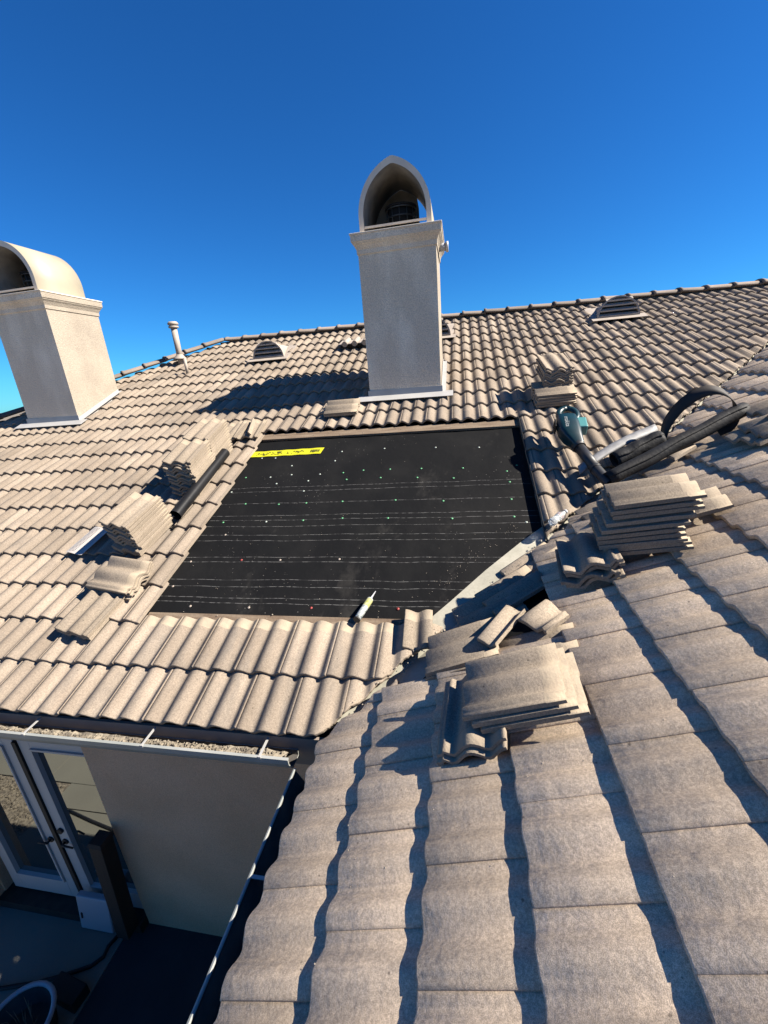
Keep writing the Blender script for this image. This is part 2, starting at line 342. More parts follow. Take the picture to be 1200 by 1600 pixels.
def course(mb, F, row, ulo, uhi, vmin, vmax, phase, excl=None, cm=None):
    u = math.floor((ulo - phase) / TW) * TW + phase
    while u < uhi:
        a, b = max(u, ulo), min(u + TW, uhi); segs = [(a, b)]
        for e0, e1 in (excl or []):
            ns = []
            for (a, b) in segs:
                if b <= e0 or a >= e1: ns.append((a, b)); continue
                if a < e0: ns.append((a, e0))
                if b > e1: ns.append((e1, b))
            segs = ns
        for a, b in segs:
            if b - a > .012: tile_piece(mb, F, a, b, row, vmin, vmax, abs(a - u) < 1e-6, abs(b - u - TW) < 1e-6, head=(F is FA and row == 1 and a > -1.0))
        u += TW
VALG = .028
ra = MB()
OPL, OPR = -.90, 2.10
for row in range(NROW):
    ex = [(OPL, OPR)] if 2 <= row <= 9 else []
    for (vx0, vx1, rr) in ((-1.98, -1.47, (17, 18)), (3.56, 4.16, (18, 19)), (.74, 1.34, (18,)), (.35, 1.22, (12, 13))):
        if row in rr: ex = ex + [(vx0, vx1)]
    if row in (2,): ex += [(-1.6, -1.05)] if False else []
    uh = min(7.6, XB + (row + 1.2) * EXP * cT); ul = max(-9.6, -9.75 + row * EXP * cT - .1)
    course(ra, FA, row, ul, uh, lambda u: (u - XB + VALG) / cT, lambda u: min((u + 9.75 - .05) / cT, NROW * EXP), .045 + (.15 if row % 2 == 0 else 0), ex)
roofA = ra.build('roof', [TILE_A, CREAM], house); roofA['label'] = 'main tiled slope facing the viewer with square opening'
rb = MB()
for row in range(NROW):
    ylim = {1: .22, 2: .30, 3: .30}.get(row, 99)
    ul = max(-(row + 1.25) * EXP * cT, -ylim); seam = .15 * (row % 2) + .12
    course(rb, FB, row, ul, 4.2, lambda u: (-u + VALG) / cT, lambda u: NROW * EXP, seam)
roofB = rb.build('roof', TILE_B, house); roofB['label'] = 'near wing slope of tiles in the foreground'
rd = MB()
for row in range(10, NROW):
    x = row * EXP * cT
    course(rd, FD, row, -9.6, -(x) + .4, lambda u: -9, lambda u: min(NROW * EXP, (-u - .05) / cT), 0)
roofD = rd.build('roof', TILE_A, house); roofD['label'] = 'hip end slope behind the left chimney'

# decks, underlayment
UH = -.065
rx = NROW * EXP * cT; rz = NROW * EXP * sT
dk = MB()
hD = -.085
dk.poly([FA.p(-9.75, 0.03, hD), FA.p(XB, 0.03, hD), FA.p(XB + rx, NROW * EXP, hD), FA.p(-9.75 + rx, NROW * EXP, hD)])
dk.poly([FB.p(4.2, .03, hD), FB.p(4.2, NROW * EXP, hD), FB.p(-rx, NROW * EXP, hD), FB.p(0, .03, hD)])
dk.poly([(-9.75, 0, -.1), (-9.75 + rx, rx, rz - .1), (-9.75 + rx, 2 * rx - 2, rz - .1), (-9.75, 2 * rx + 5, -.1)])
dk.poly([(-9.75 + rx, rx, rz - .095), (XB + rx + 8, rx, rz - .095), (XB + rx + 8, 2 * rx, -.1), (-9.75 + rx, 2 * rx, -.1)])
dk.poly([(XB + rx, -4.2, rz - .095), (XB + 2 * rx, -4.2, -.1), (XB + 2 * rx, rx, -.1), (XB + rx, rx, rz - .095)])
dk.build('roof_deck', FELT, house)
un = MB()
N1, N2 = 34, 30
def uh_(u, v): return UH + .0022 * math.sin(u * 5 + v * 3) * math.sin(v * 4.4) + .0015 * math.sin(u * 17)
grid = [[None] * (N2 + 1) for _ in range(N1 + 1)]
for i in range(N1 + 1):
    for j in range(N2 + 1):
        u = OPL - .1 + (OPR - OPL + .2) * i / N1; v = .66 + (3.36 - .66) * j / N2
        grid[i][j] = un.vert(FA.p(u, v, uh_(u, v)))
for i in range(N1):
    for j in range(N2):
        u = OPL - .1 + (OPR - OPL + .2) * (i + 1) / N1; v = .66 + 2.7 * j / N2
        if v * cT < u - XB - .02: continue
        un.face([grid[i][j], grid[i + 1][j], grid[i + 1][j + 1], grid[i][j + 1]], 0, True)
und = un.build('underlayment', FELT, house)
un2 = MB()
pts = [(.2, .33), (.2, 1.4), (-1.45, 1.75), (-1.35, 1.45), (-.15, .2)]
un2.poly([FB.p(.2, .30, UH), FB.p(.2, 1.42, UH), FB.p(-1.3, 1.42, UH), FB.p(-.28, .30, UH)])
un2.build('underlayment', FELT, house)['label'] = 'shaded underlayment where wing tiles were lifted'
# nail caps
NC = [(-0.77,2.93,0),(-0.6,2.92,0),(-0.35,2.75,0),(0.13,2.81,0),(0.17,2.99,0),(-0.82,2.56,1),(-0.53,2.55,0),(-0.3,2.58,0),(0.02,2.57,0),(0.27,2.58,1),(0.48,2.61,1),(-0.08,2.46,0),(0.33,2.46,1),(0.68,2.47,1),(-0.42,2.43,0),(-0.88,2.31,0),(-0.08,2.29,0),(-0.64,2.11,1),(-0.28,2.09,1),(0,2.1,1),(0.36,2.11,1),(-0.76,1.84,1),(-0.32,1.84,0),(0.04,1.85,1),(0.41,1.87,1),(-0.66,1.67,2),(-0.84,1.34,2),(-0.37,1.36,3),(-0.02,1.36,2),(0.49,1.37,2),(-0.86,1.07,2),(-0.6,0.88,2),(-0.11,0.88,2),(0.38,0.89,3),(0.65,3.01,0),(1.21,2.98,0),(1.66,2.94,0),(0.76,2.61,1),(1.08,2.6,1),(1.49,2.58,1),(1.05,2.45,1),(1.4,2.42,1),(1.9,2.5,1),(2.0,2.59,1),(1.91,2.33,1),(0.87,2.11,1),(1.31,2.08,1),(1.9,2.08,1),(0.83,1.86,1),(1.39,1.84,1),(1.9,1.85,1),(1.99,1.78,0),(1.02,0.9,3)]
CAPM = [mat('cap_white', (.55, .62, .55), .5), mat('cap_green', (.14, .48, .22), .5), mat('cap_pale', (.50, .42, .35), .6), mat('cap_red', (.45, .06, .05), .5)]
for u, v, k in NC:
    m_ = MB(); Q = FA.mat()
    m_.lathe(FA.p(u, v, UH + .001), [(.0105, 0), (.0105, .002), (.0075, .0035), (.004, .004), (.004, .005), (0.0001, .005)], 12, 0, Q)
    m_.build('nail_cap', CAPM[k], und)
# battens
bt = MB(); bt.box(FA.p(.6, 3.36, UH + .017), (3.0, .13, .028), FA.mat()); bevel(bt.build('batten', WOOD, house), .003)
bt = MB(); bt.box(FA.p(.105, .768, UH + .014), (2.0, .065, .024), FA.mat()); bevel(bt.build('batten', WOOD, house), .003)
# valley flashing
vf = MB(); n = 24; prevr = None
for k in range(n + 1):
    t = k / n; x0 = XB + .1 + (rx - .3) * t
    y0 = x0 - XB
    wob = .012 * math.sin(k * 1.7)
    row_ = [vf.vert(FA.p(x0 - .17 - wob - .05 * math.sin(min(1, t * 4) * 3.1), (y0 + .0) / cT, -.054)), vf.vert(FA.p(x0, y0 / cT, -.058)), vf.vert(FB.p(-(y0 - .2 - wob), (y0) / cT, -.054))]
    if prevr: vf.face([prevr[0], prevr[1], row_[1], row_[0]]); vf.face([prevr[1], prevr[2], row_[2], row_[1]])
    prevr = row_
vf.build('valley_flashing', METAL_V, house)
# dark upright side flashing along the right edge of the opening
sf = MB(); sf.box(FA.p(OPR + .004, 2.46, -.030), (.006, 1.95, .066), FA.mat()); sf.build('side_flashing', BLACK, house)
# ridge tiles
def ridge_tile(p0, p1, wd=.13, ht=.062):
    mb = MB(); d = Vector(p1) - Vector(p0); d.normalize(); side = Vector((0, 0, 1)).cross(d).normalized(); up = d.cross(side)
    rings = []
    for (q, s, o) in ((Vector(p0) - d * .03, 1.12, .010), (Vector(p0) + d * .01, 1.12, .010), (Vector(p0) + d * .012, 1.05, .003), (Vector(p1), .93, -.004)):
        r = []
        for a in range(9):
            ang = math.pi * a / 8; r.append(mb.vert(q + side * math.cos(ang) * wd * s + up * ((math.sin(ang) ** .8) * ht * s + o)))
        for a in (8, 0):
            ang = math.pi * a / 8; r.append(mb.vert(q + side * math.cos(ang) * (wd * s - .018) + up * (o - .012)))
        rings.append(r)
    for a, b in zip(rings, rings[1:]):
        for i in range(11): mb.face([a[i], a[(i + 1) % 11], b[(i + 1) % 11], b[i]], 0, i < 8)
    mb.face(list(reversed(rings[0]))); mb.face(rings[-1])
    return mb
yR = rx; zR = rz + .005
L_ = .385
x = -3.05
while x < 10.2:
    o = ridge_tile((x, yR, zR + random.uniform(-.004, .006)), (x + L_, yR, zR + random.uniform(-.004, .004))).build('ridge_tile', RIDGE, roofA); x += L_
p0 = Vector((-9.75 + rx - .05, rx - .05, rz + .02)); d = Vector((-1, -1, -5 / 12)).normalized()
for k in range(13):
    a = p0 + d * (L_ * (k + 1)); b = p0 + d * (L_ * k)
    ridge_tile(a, b).build('ridge_tile', RIDGE, roofD)
rc = MB(); rc.box((3.2, yR, zR - .07), (12.8, .16, .1)); rc.build('ridge_mortar', GUTIN, roofA)

# ---------------------------------------------------------------- chimneys
def arch_pts(w, H, n=16, base=.16):
    Rr = ((H - base) ** 2 + w * w) / (2 * w); c = Rr - w; pts = [(-w, 0), (-w, base)]
    am = math.asin((H - base) / Rr)
    for k in range(1, n + 1):
        a = am * k / n; x = -(Rr * math.cos(a) - c); z = base + Rr * math.sin(a)
        if k == n: x, z = -.014, H - .004
        pts.append((x, z))
    return pts + [(-x, z) for x, z in reversed(pts)]
def chimney(x0, x1, y0, y1, zt, zc, H, zb, hook=False):
    xm, ym = (x0 + x1) / 2, (y0 + y1) / 2; wx, wy = x1 - x0, y1 - y0
    s = MB()
    # shaft: west/front faces weathered and coloured brighter against their shade, sun side plain
    P = [(x0, y0), (x1, y0), (x1, y1), (x0, y1)]
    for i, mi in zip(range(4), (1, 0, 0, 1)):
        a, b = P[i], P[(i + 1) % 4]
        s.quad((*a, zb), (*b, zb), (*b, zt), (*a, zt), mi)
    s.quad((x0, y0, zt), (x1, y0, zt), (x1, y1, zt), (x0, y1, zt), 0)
    ch = s.build('chimney', [STUCCO, STUCCO_W_LIFT], house)
    c = MB(); rings = []
    hh = zc - zt
    for e, z, in ((.0, zt - .03), (.012, zt - .02), (.014, zt + hh * .15), (.035, zt + hh * .38), (.052, zt + hh * .5), (.056, zt + hh * .56), (.064, zt + hh * .60), (.066, zc)):
        rings.append([c.vert((x0 - e, y0 - e, z)), c.vert((x1 + e, y0 - e, z)), c.vert((x1 + e, y1 + e, z)), c.vert((x0 - e, y1 + e, z))])
    for a, b in zip(rings, rings[1:]):
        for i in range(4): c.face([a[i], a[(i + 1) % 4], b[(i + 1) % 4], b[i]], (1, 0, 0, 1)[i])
    c.face(rings[-1]); c.build('cornice', [STUCCO, STUCCO_W_LIFT], ch)
    t = MB(); t.box((xm, ym, zc + .008), (wx + .15, wy + .15, .016)); bevel(t.build('cap_plate', COWL_F, ch), .004)
    # cowl : vault open at both ends
    w0 = wx / 2 - .04; ya, yb = y0 + .01, y1 - .11
    out = arch_pts(w0, H); inn = arch_pts(w0 - .055, H - .07)
    k = MB(); n = len(out); z0 = zc + .016
    def V_(x, z, y): return (xm + x, y, z0 + z)
    o0 = [k.vert(V_(x, z, ya)) for x, z in out]; o1 = [k.vert(V_(x, z, yb)) for x, z in out]
    i0 = [k.vert(V_(x, z, ya)) for x, z in inn]; i1 = [k.vert(V_(x, z, yb)) for x, z in inn]
    for q in range(n - 1):
        k.face([o0[q], o0[q + 1], o1[q + 1], o1[q]], 0, True)
        k.face([i0[q + 1], i0[q], i1[q], i1[q + 1]], 2, True)
        k.face([o0[q + 1], o0[q], i0[q], i0[q + 1]], 1); k.face([o1[q], o1[q + 1], i1[q + 1], i1[q]], 1)
    k.build('cowl', [COWL, COWL_F, SOOTY], ch)
    wi = w0 - .055
    for yy in (ya + .02, yb - .02):
        r = MB(); r.box((xm, yy, z0 + .062), (wi * 2, .018, .022)); r.build('rail', COWL_F, ch)
    bp_ = [(x_, z_) for x_, z_ in arch_pts(wi, H - .072)]
    bp_ = [(x_, max(z_, .09)) for x_, z_ in bp_ if x_ < wi * .62] + [(wi * .62, .40), (wi * .62, .09)]
    b_ = MB(); b_.prism([V_(x_, z_, yb - .03) for x_, z_ in bp_], (0, .006, 0)); b_.build('back_panel', SOOTY, ch)
    sl_ = MB(); sl_.box((xm + w0 - .004, ym - .02, z0 + .075), (.006, .36, .018)); sl_.build('slot', BLACK, ch)
    # flue and spark arrestor
    f = MB(); f.lathe((xm, ym, z0), [(.17, 0), (.17, .12), (.155, .12)], 24); f.build('flue', SOOT, ch)
    a = MB(); cx, cy = xm + .03, ym - .03
    for zz in (.12, .21, .30): a.tube([(cx + .175 * math.cos(t_ * math.pi / 12), cy + .175 * math.sin(t_ * math.pi / 12), z0 + zz) for t_ in range(25)], .009, 6)
    for q in range(12):
        an = 2 * math.pi * q / 12; a.tube([(cx + .175 * math.cos(an), cy + .175 * math.sin(an), z0 + .10), (cx + .175 * math.cos(an), cy + .175 * math.sin(an), z0 + .31)], .005, 5)
    a.build('spark_arrestor', MESHM, ch)
    a = MB(); a.lathe((cx, cy, z0 + .31), [(.19, 0), (.19, .02), (.10, .05), (.001, .06)], 20); a.lathe((cx, cy, z0 + .11), [(.15, 0), (.15, .19)], 20); a.build('flue_cap', SOOT, ch)
    # flashing
    fl = MB(); zf = y0 * 5 / 12
    fl.box((xm, y0 - .006, zf + .055), (wx + .04, .012, .11))
    fl.box(FA.p(xm, y0 / cT - .075 + .02, .040), (wx + .30, .15, .004), FA.mat())
    nst = 5
    fl.prism([(x1 + .006, y0 - .01, zf - .02), (x1 + .006, y1, y1 * 5 / 12 - .02), (x1 + .006, y1, y1 * 5 / 12 + .075), (x1 + .006, y0 - .01, zf + .075)], (.006, 0, 0))
    fl.box(FA.p(x1 + .03, (ym) / cT, .036), (.06, wy / cT + .06, .004), FA.mat())
    fl.build('flashing', FLASH, ch)
    if hook:
        hk = MB(); hk.tube([(x1 + .0, y0 + .45, zc - .12), (x1 + .11, y0 + .45, zc - .12)], .045, 12); hk.tube([(x1 + .10, y0 + .45, zc - .12), (x1 + .13, y0 + .45, zc - .12)], .06, 12); hk.build('pipe_stub', WHITE, ch)
    return ch
ch1 = chimney(.335, 1.245, 3.79, 4.68, 3.25, 3.42, .70, 1.3, True); ch1['label'] = 'tall centre chimney behind the opening'
ch2 = chimney(-4.97, -4.08, 3.73, 4.62, 3.12, 3.30, .66, 1.3); ch2['label'] = 'left chimney near the hip'

# ---------------------------------------------------------------- roof vents, pipes
def dormer(u, v, wd, ht, dp):
    base = FA.p(u, v, .035); sc = MB(); n = 16
    fr = []; bk = []
    tilt = .0
    for k in range(n + 1):
        a = math.pi * k / n; dx = -math.cos(a) * wd / 2; dz = math.sin(a) * ht
        fr.append(base + Vector((dx, .0 + dz * tilt, dz)))
        q = FA.p(u + dx * .55, v + dp, .02); bk.append(Vector((q.x, q.y, q.z)) + Vector((0, 0, math.sin(a) * .01)))
    f0 = [sc.vert(p) for p in fr]; b0 = [sc.vert(p) for p in bk]; o0 = [sc.vert(p + Vector((0, -.02, 0))) for p in fr]
    i0 = [sc.vert(base + (p - base) * .92 + Vector((0, -.02, .004))) for p in fr]; i1 = [sc.vert(base + (p - base) * .92 + Vector((0, .03, .004))) for p in fr]
    for k in range(n):
        sc.face([f0[k], f0[k + 1], b0[k + 1], b0[k]], 0, True); sc.face([o0[k], o0[k + 1], f0[k + 1], f0[k]], 0, True)
        sc.face([o0[k + 1], o0[k], i0[k], i0[k + 1]], 0); sc.face([i0[k + 1], i0[k], i1[k], i1[k + 1]], 0)
    v_ = sc.build('roof_vent', VENT, house)
    bk_ = MB(); bk_.poly([base + (p - base) * .93 + Vector((0, .045, 0)) for p in fr]); bk_.build('screen', BLACK, v_)
    for z in (.02, .28, .52, .74):
        zz = z * ht; hw = math.sqrt(max(0, 1 - (z / 1.0) ** 2)) * wd / 2 * .92
        s = MB(); s.prism([base + Vector((-hw, -.018, zz)), base + Vector((hw, -.018, zz)), base + Vector((hw, .030, zz + ht * .12)), base + Vector((-hw, .030, zz + ht * .12))], (0, -.004, .018)); s.build('slat', VENT, v_)
    ap = MB(); ap.box(FA.p(u, v - .045, .041), (wd + .16, .15, .004), FA.mat()); ap.box(FA.p(u, v + dp * .5, .012), (wd + .10, dp + .1, .004), FA.mat()); ap.build('apron', VENT, v_)
    return v_
d1 = dormer(-1.72, 5.92, .56, .27, .58); d1['label'] = 'left half-round louvred vent'
d2 = dormer(3.86, 6.26, .60, .29, .58); d2['label'] = 'right half-round louvred vent'
d3 = dormer(1.04, 6.16, .62, .30, .62); d3['label'] = 'half-round vent mostly hidden by the centre chimney'
tv = MB(); tv.box(FA.p(-.22, 6.20, .075), (.56, .30, .012), FA.mat() @ Matrix.Rotation(R(-7), 3, 'X'))
for dx in (-.17, 0, .17): tv.tube([FA.p(-.22 + dx, 6.03, .10), FA.p(-.22 + dx, 6.36, .062)], .045, 10)
tv.box(FA.p(-.22, 6.10, .045), (.52, .02, .05), FA.mat(), 1); tv.build('tile_vent', [VENT, BLACK], house)
vp = MB(); vb = FA.p(-3.55, 6.16, 0)
vp.tube([vb, vb + Vector((0, 0, .62))], .052, 16); pipe_ = vp.build('vent_pipe', VENT, house)
c = MB(); c.lathe(vb + Vector((0, 0, .60)), [(.055, 0), (.085, .01), (.085, .035), (.068, .04), (.068, .055), (.09, .06), (.09, .085), (.07, .11), (.001, .12)], 18); c.build('cap', VENT, pipe_)
c = MB(); c.lathe(vb + Vector((0, 0, .10)), [(.13, -.02), (.10, .0), (.062, .05), (.056, .06)], 18); c.build('collar', VENT, pipe_)
c = MB(); q = FA.p(-3.13, 5.62, 0); c.tube([q, q + Vector((0, 0, .26))], .026, 10); c.build('vent_pipe', VENT, house)['label'] = 'thin short vent pipe'
c = MB(); q = FA.p(-2.95, 6.95, .05); 

# ---------------------------------------------------------------- eaves, gutters, walls, doors
fa = MB(); fa.box((-4.4, .035, -.145), (10.2, .02, .19)); fa.build('fascia', FASC, house)
fa = MB(); fa.box((XB + .035, -2.2, -.145), (.02, 4.45, .19)); fa.build('fascia', FASC, house)
sf_ = MB(); sf_.box((-4.2, .21, -.20), (10.6, .33, .015)); sf_.build('soffit', FASC, house)
def gutter(x0, x1, axis):
    mb = MB()
    if axis == 'x':
        def q(t, a, z): return (t, a, z)
        pr = [(.022, -.125), (.018, -.165), (-.065, -.165), (-.080, -.145), (-.104, -.10), (-.108, -.062), (-.094, -.058), (-.094, -.066), (-.101, -.068), (-.098, -.10), (-.074, -.140), (-.060, -.158), (.014, -.158), (.017, -.125)]
    else:
        def q(t, a, z): return (XB + a, t, z)
        pr = [(.020, -.100), (.016, -.22), (-.085, -.22), (-.098, -.19), (-.124, -.14), (-.136, -.106), (-.128, -.102), (-.122, -.104), (-.122, -.110), (-.122, -.125), (-.088, -.185), (-.078, -.213), (.010, -.213), (.014, -.100)]
    a = [mb.vert(q(x0, y, z)) for y, z in pr]; b = [mb.vert(q(x1, y, z)) for y, z in pr]; n = len(pr)
    for k in range(n): mb.face([a[k], a[(k + 1) % n], b[(k + 1) % n], b[k]], 1 if 8 <= k <= 12 else 0)
    mb.face(list(reversed(a))); mb.face(b)
    return mb.build('gutter', [GUT, GUTIN], house)
gA = gutter(-9.6, .535, 'x'); gA['label'] = 'gutter full of grit under the main eave'
gB = gutter(-4.2, -.115, 'y'); gB['label'] = 'gutter along the near wing eave'
for x in (-4.5, -3.65, -2.81, -2.0, -1.19, -.36, .37):
    h_ = MB(); h_.box((x, -.045, -.055), (.014, .125, .004), Matrix.Rotation(R(4), 3, 'X')); h_.box((x + .001, -.106, -.064), (.018, .006, .016)); h_.build('hanger', FLASH, gA)
for y in (-.62, -1.4, -2.2):
    h_ = MB(); h_.box((XB - .06, y, -.106), (.125, .014, .004)); h_.build('hanger', FLASH, gB)
gd = MB()
n = 260; prevr = None
for k in range(n + 1):
    x = -6 + 6.5 * k / n; row_ = []
    for y in (-.095, -.075, -.05, -.025, 0, .012):
        row_.append(gd.vert((x, y, -.100 + random.uniform(-.006, .010) - (0.05 if y > -.02 else 0) + .006 * math.sin(x * 6))))
    if prevr:
        for i in range(5): gd.face([prevr[i], row_[i], row_[i + 1], prevr[i + 1]])
    prevr = row_
for k in range(1500): gd.ico((random.uniform(-3.5, .5), random.uniform(-.092, -.03), -.094 + random.uniform(-.004, .010)), random.uniform(.003, .010), 0, .7)
tag(gd.build('gutter_grit', GRAVEL), 'pale grit and roof debris lying in the gutter under the main eave', 'grit', kind='stuff')
WY, DY = .38, .44
wl = MB()
wl.box((.0 + (-1.5 + 1.1) / 2, WY + .1, (GZ - .2) / 2), (2.6, .2, -GZ - .2 + .0)); wl.box((-6.6, WY + .1, (GZ - .2) / 2), (6.96, .2, -GZ - .2)); wl.box((-2.31, WY + .1, -.45), (1.62, .2, .5))
wl.box((-3.22, .31, (GZ - .2) / 2), (.16, .14, -GZ - .2))
wl.build('wall', STUCCO_H, house)['label'] = 'main wall beside the doors'
wl = MB(); wl.box((1.2, -2.0, (GZ - .2) / 2), (.2, 4.76, -GZ - .2)); wl.build('wall', STUCCO_H, house)['label'] = 'wing wall below the near eave'
bk = MB(); bk.quad((-9.8, .5, GZ), (-9.8, 12, GZ), (-9.8, 12, -.2), (-9.8, .5, -.2)); bk.quad((7, -4.2, GZ), (1.3, -4.2, GZ), (1.3, -4.2, -.1), (7, -4.2, -.1)); bk.build('wall', STUCCO_H, house)
th_ = MB(); th_.box((-2.32, .40, GZ + .05), (1.62, .20, .10)); th_.build('threshold', DARK, house)
def door(xl, xr, side):
    z0, z1 = GZ + .12, -.72; st = .115
    d_ = MB()
    for a, b, c_, e in ((xl, xl + st, z0, z1), (xr - st, xr, z0, z1), (xl + st, xr - st, z0, z0 + .22), (xl + st, xr - st, z1 - .12, z1)):
        d_.box(((a + b) / 2, DY, (c_ + e) / 2), (b - a - .0, .044, e - c_))
    dd = bevel(d_.build('door', DOORW, house), .003)
    m_ = MB()
    gl, gr, g0, g1 = xl + st, xr - st, z0 + .22, z1 - .12
    for a, b, c_, e in ((gl, gl + .018, g0, g1), (gr - .018, gr, g0, g1), (gl + .018, gr - .018, g0, g0 + .018), (gl + .018, gr - .018, g1 - .018, g1)):
        m_.box(((a + b) / 2, DY - .012, (c_ + e) / 2), (b - a, .050, e - c_))
    m_.build('glazing_bead', DOORW, dd)
    p = MB(); p.box(((gl + gr) / 2, DY + .004, (g0 + g1) / 2), (gr - gl - .03, .008, g1 - g0 - .03)); p.build('pane', GLASS, dd)
    hx = xr - .055 if side < 0 else xl + .055
    h_ = MB(); h_.tube([(hx, DY - .022, -1.94), (hx, DY - .034, -1.94)], .030, 14); h_.tube([(hx, DY - .034, -1.94), (hx, DY - .065, -1.94)], .010, 8)
    h_.tube([(hx, DY - .062, -1.94), (hx + side * .05, DY - .066, -1.938), (hx + side * .11, DY - .060, -1.955)], [.011, .009, .008], 8); h_.build('handle', BLACK, dd)
    if side > 0:
        k_ = MB(); k_.tube([(hx, DY - .022, -1.80), (hx, DY - .042, -1.80)], .028, 14); k_.build('lock', BLACK, dd)
    return dd
dl = door(-3.04, -2.235, -1); dl['label'] = 'left french door leaf'
dr = door(-2.185, -1.38, 1); dr['label'] = 'right french door leaf'
rm = MB(); rm.box((-2.21, DY - .012, -1.78), (.042, .05, 1.99)); rm.box((-2.25, DY + .05, -1.8), (1.8, .01, 2.2)); rm.build('door_gap', BLACK, house)

# ---------------------------------------------------------------- things on the patio
t = empty('post', (-1.60, .26, GZ + .1), 'dark brown wooden post standing in front of the right glass door leaf', 'post')
p = MB(); Ql = Matrix.Rotation(R(5), 3, 'Y'); p.box((.055, 0, .60), (.12, .12, 1.2), Ql); bevel(p.build('shaft', DWOOD, t, (0, 0, 0)), .004)
p = MB(); p.box((.11, 0, 1.205), (.14, .14, .03), Ql, 0, .8); p.build('cap', DWOOD, t, (0, 0, 0))
t = empty('board', (-1.95, .29, GZ), 'flat pale blue-white box panel leaning at the foot of the french doors', 'box')
Qb = Matrix.Rotation(R(-9), 3, 'X')
p = MB(); p.box((0, .02, .19), (.35, .06, .36), Qb); bevel(p.build('panel', WHITE, t, (0, 0, 0)), .012, 3)
p = MB(); p.box((-.135, -.013, .17), (.015, .012, .06), Qb); p.build('slot', BLACK, t, (0, 0, 0))
cb = MB(); cb.tube([(-3.3, -.36, GZ + .015), (-2.9, -.28, GZ + .015), (-2.49, -.21, GZ + .015), (-2.19, -.13, GZ + .015), (-2.0, -.06, GZ + .015), (-1.80, .03, GZ + .015), (-1.74, .10, GZ + .015), (-1.755, .17, GZ + .015), (-1.72, .25, GZ + .02)], .016, 8)
tag(cb.build('cable', BLACK), 'thick black cable snaking across the shaded concrete patio', 'cable')
t = empty('planter', (-1.86, -.47, GZ), 'round planter with pale rim and dry twigs on the dark patio', 'planter')
p = MB(); p.lathe((0, 0, 0), [(.16, 0), (.20, .12), (.235, .34), (.22, .34), (.19, .20)], 28); p.build('pot', DARK, t, (0, 0, 0))
p = MB(); p.tube([(.235 * math.cos(a * math.pi / 16), .235 * math.sin(a * math.pi / 16), .35) for a in range(33)], .018, 8); p.build('rim', WHITE, t, (0, 0, 0))
p = MB()
for k in range(16):
    a = random.uniform(0, 6.28); r_ = random.uniform(.02, .12); p.tube([(r_ * math.cos(a), r_ * math.sin(a), .2), (1.2 * r_ * math.cos(a), 1.2 * r_ * math.sin(a), .36), (1.5 * r_ * math.cos(a + .3), 1.5 * r_ * math.sin(a + .3), .30 + random.uniform(.05, .2))], [.003, .003, .001], 5)
p.build('twigs', WOOD, t, (0, 0, 0))
t = MB(); t.box((-1.83, -.155, GZ + .06), (.30, .14, .12), Matrix.Rotation(R(-8), 3, 'Z')); bevel(tag(t.build('crate', BLACK), 'low black box on the patio behind the round planter', 'box'), .01)

# ---------------------------------------------------------------- loose tiles
def loose_mesh(nm, u0=-.152, u1=.152, L0=0., L1=.42, cut=None, n=26):
    mb = MB(); vs = [L0, L0 + .006, .343, .349, L1] if L1 > .36 else [L0, L0 + .006, L1]
    th = .022; top = []; bot = []
    for k in range(n + 1):
        u = u0 + (u1 - u0) * k / n
        uu = u + .165 + .045
        hh = prof(uu)
        if u > .125: hh = min(hh, .012) - .005
        tr, br = [], []
        for i, v in enumerate(vs):
            lo = L0
            if cut: lo = cut(u)
            vv = max(v, lo + (.004 if i else 0)) + (random.uniform(-.001, .001) if i == 0 else 0)
            e = -.004 if i == 0 else 0
            if L1 > .36 and i >= 3: e = -.003
            tr.append(mb.vert((u, vv, hh + e))); br.append(mb.vert((u, vv, hh - (th if i < 4 else th - .004))))
        top.append(tr); bot.append(br)
    m = len(vs)
    for k in range(n):
        for i in range(m - 1):
            mb.face([top[k][i], top[k + 1][i], top[k + 1][i + 1], top[k][i + 1]], 1 if (m == 5 and i >= 2) else 0, True)
            mb.face([bot[k + 1][i], bot[k][i], bot[k][i + 1], bot[k + 1][i + 1]], 0, True)
        mb.face([bot[k][0], bot[k + 1][0], top[k + 1][0], top[k][0]], 0); mb.face([top[k][-1], top[k + 1][-1], bot[k + 1][-1], bot[k][-1]], 0)
    for k, fl in ((0, 1), (n, 0)):
        for i in range(m - 1):
            q = [top[k][i], top[k][i + 1], bot[k][i + 1], bot[k][i]]; mb.face(q if fl else list(reversed(q)), 0)
    me = bpy.data.meshes.new(nm); me.from_pydata([tuple(Vector(v) - Vector((0, .21, 0))) for v in mb.v], [], mb.f)
    me.materials.append(TILE_L); me.materials.append(CREAM); me.polygons.foreach_set('material_index', mb.m); me.polygons.foreach_set('use_smooth', mb.sm)
    # nail holes
    me.update(); return me
TM = [loose_mesh('roof_tile') for _ in range(3)]
def put(me, F, u, v, h, yaw, label, group=None, pitch=0, roll=0, cat='roof tile', nm='loose_tile'):
    o = bpy.data.objects.new(nm, me); C.objects.link(o)
    M = Matrix(((F.U.x, F.V.x, F.N.x), (F.U.y, F.V.y, F.N.y), (F.U.z, F.V.z, F.N.z))) @ Matrix.Rotation(R(yaw), 3, 'Z') @ Matrix.Rotation(R(pitch), 3, 'X') @ Matrix.Rotation(R(roll), 3, 'Y')
    o.matrix_world = Matrix.Translation(F.p(u, v, h)) @ M.to_4x4()
    tag(o, label, cat, group, 'thing'); return o
ORD = ['bottom', 'second', 'third', 'fourth', 'fifth', 'sixth', 'seventh', 'eighth', 'ninth', 'tenth', 'eleventh', 'twelfth', 'thirteenth']
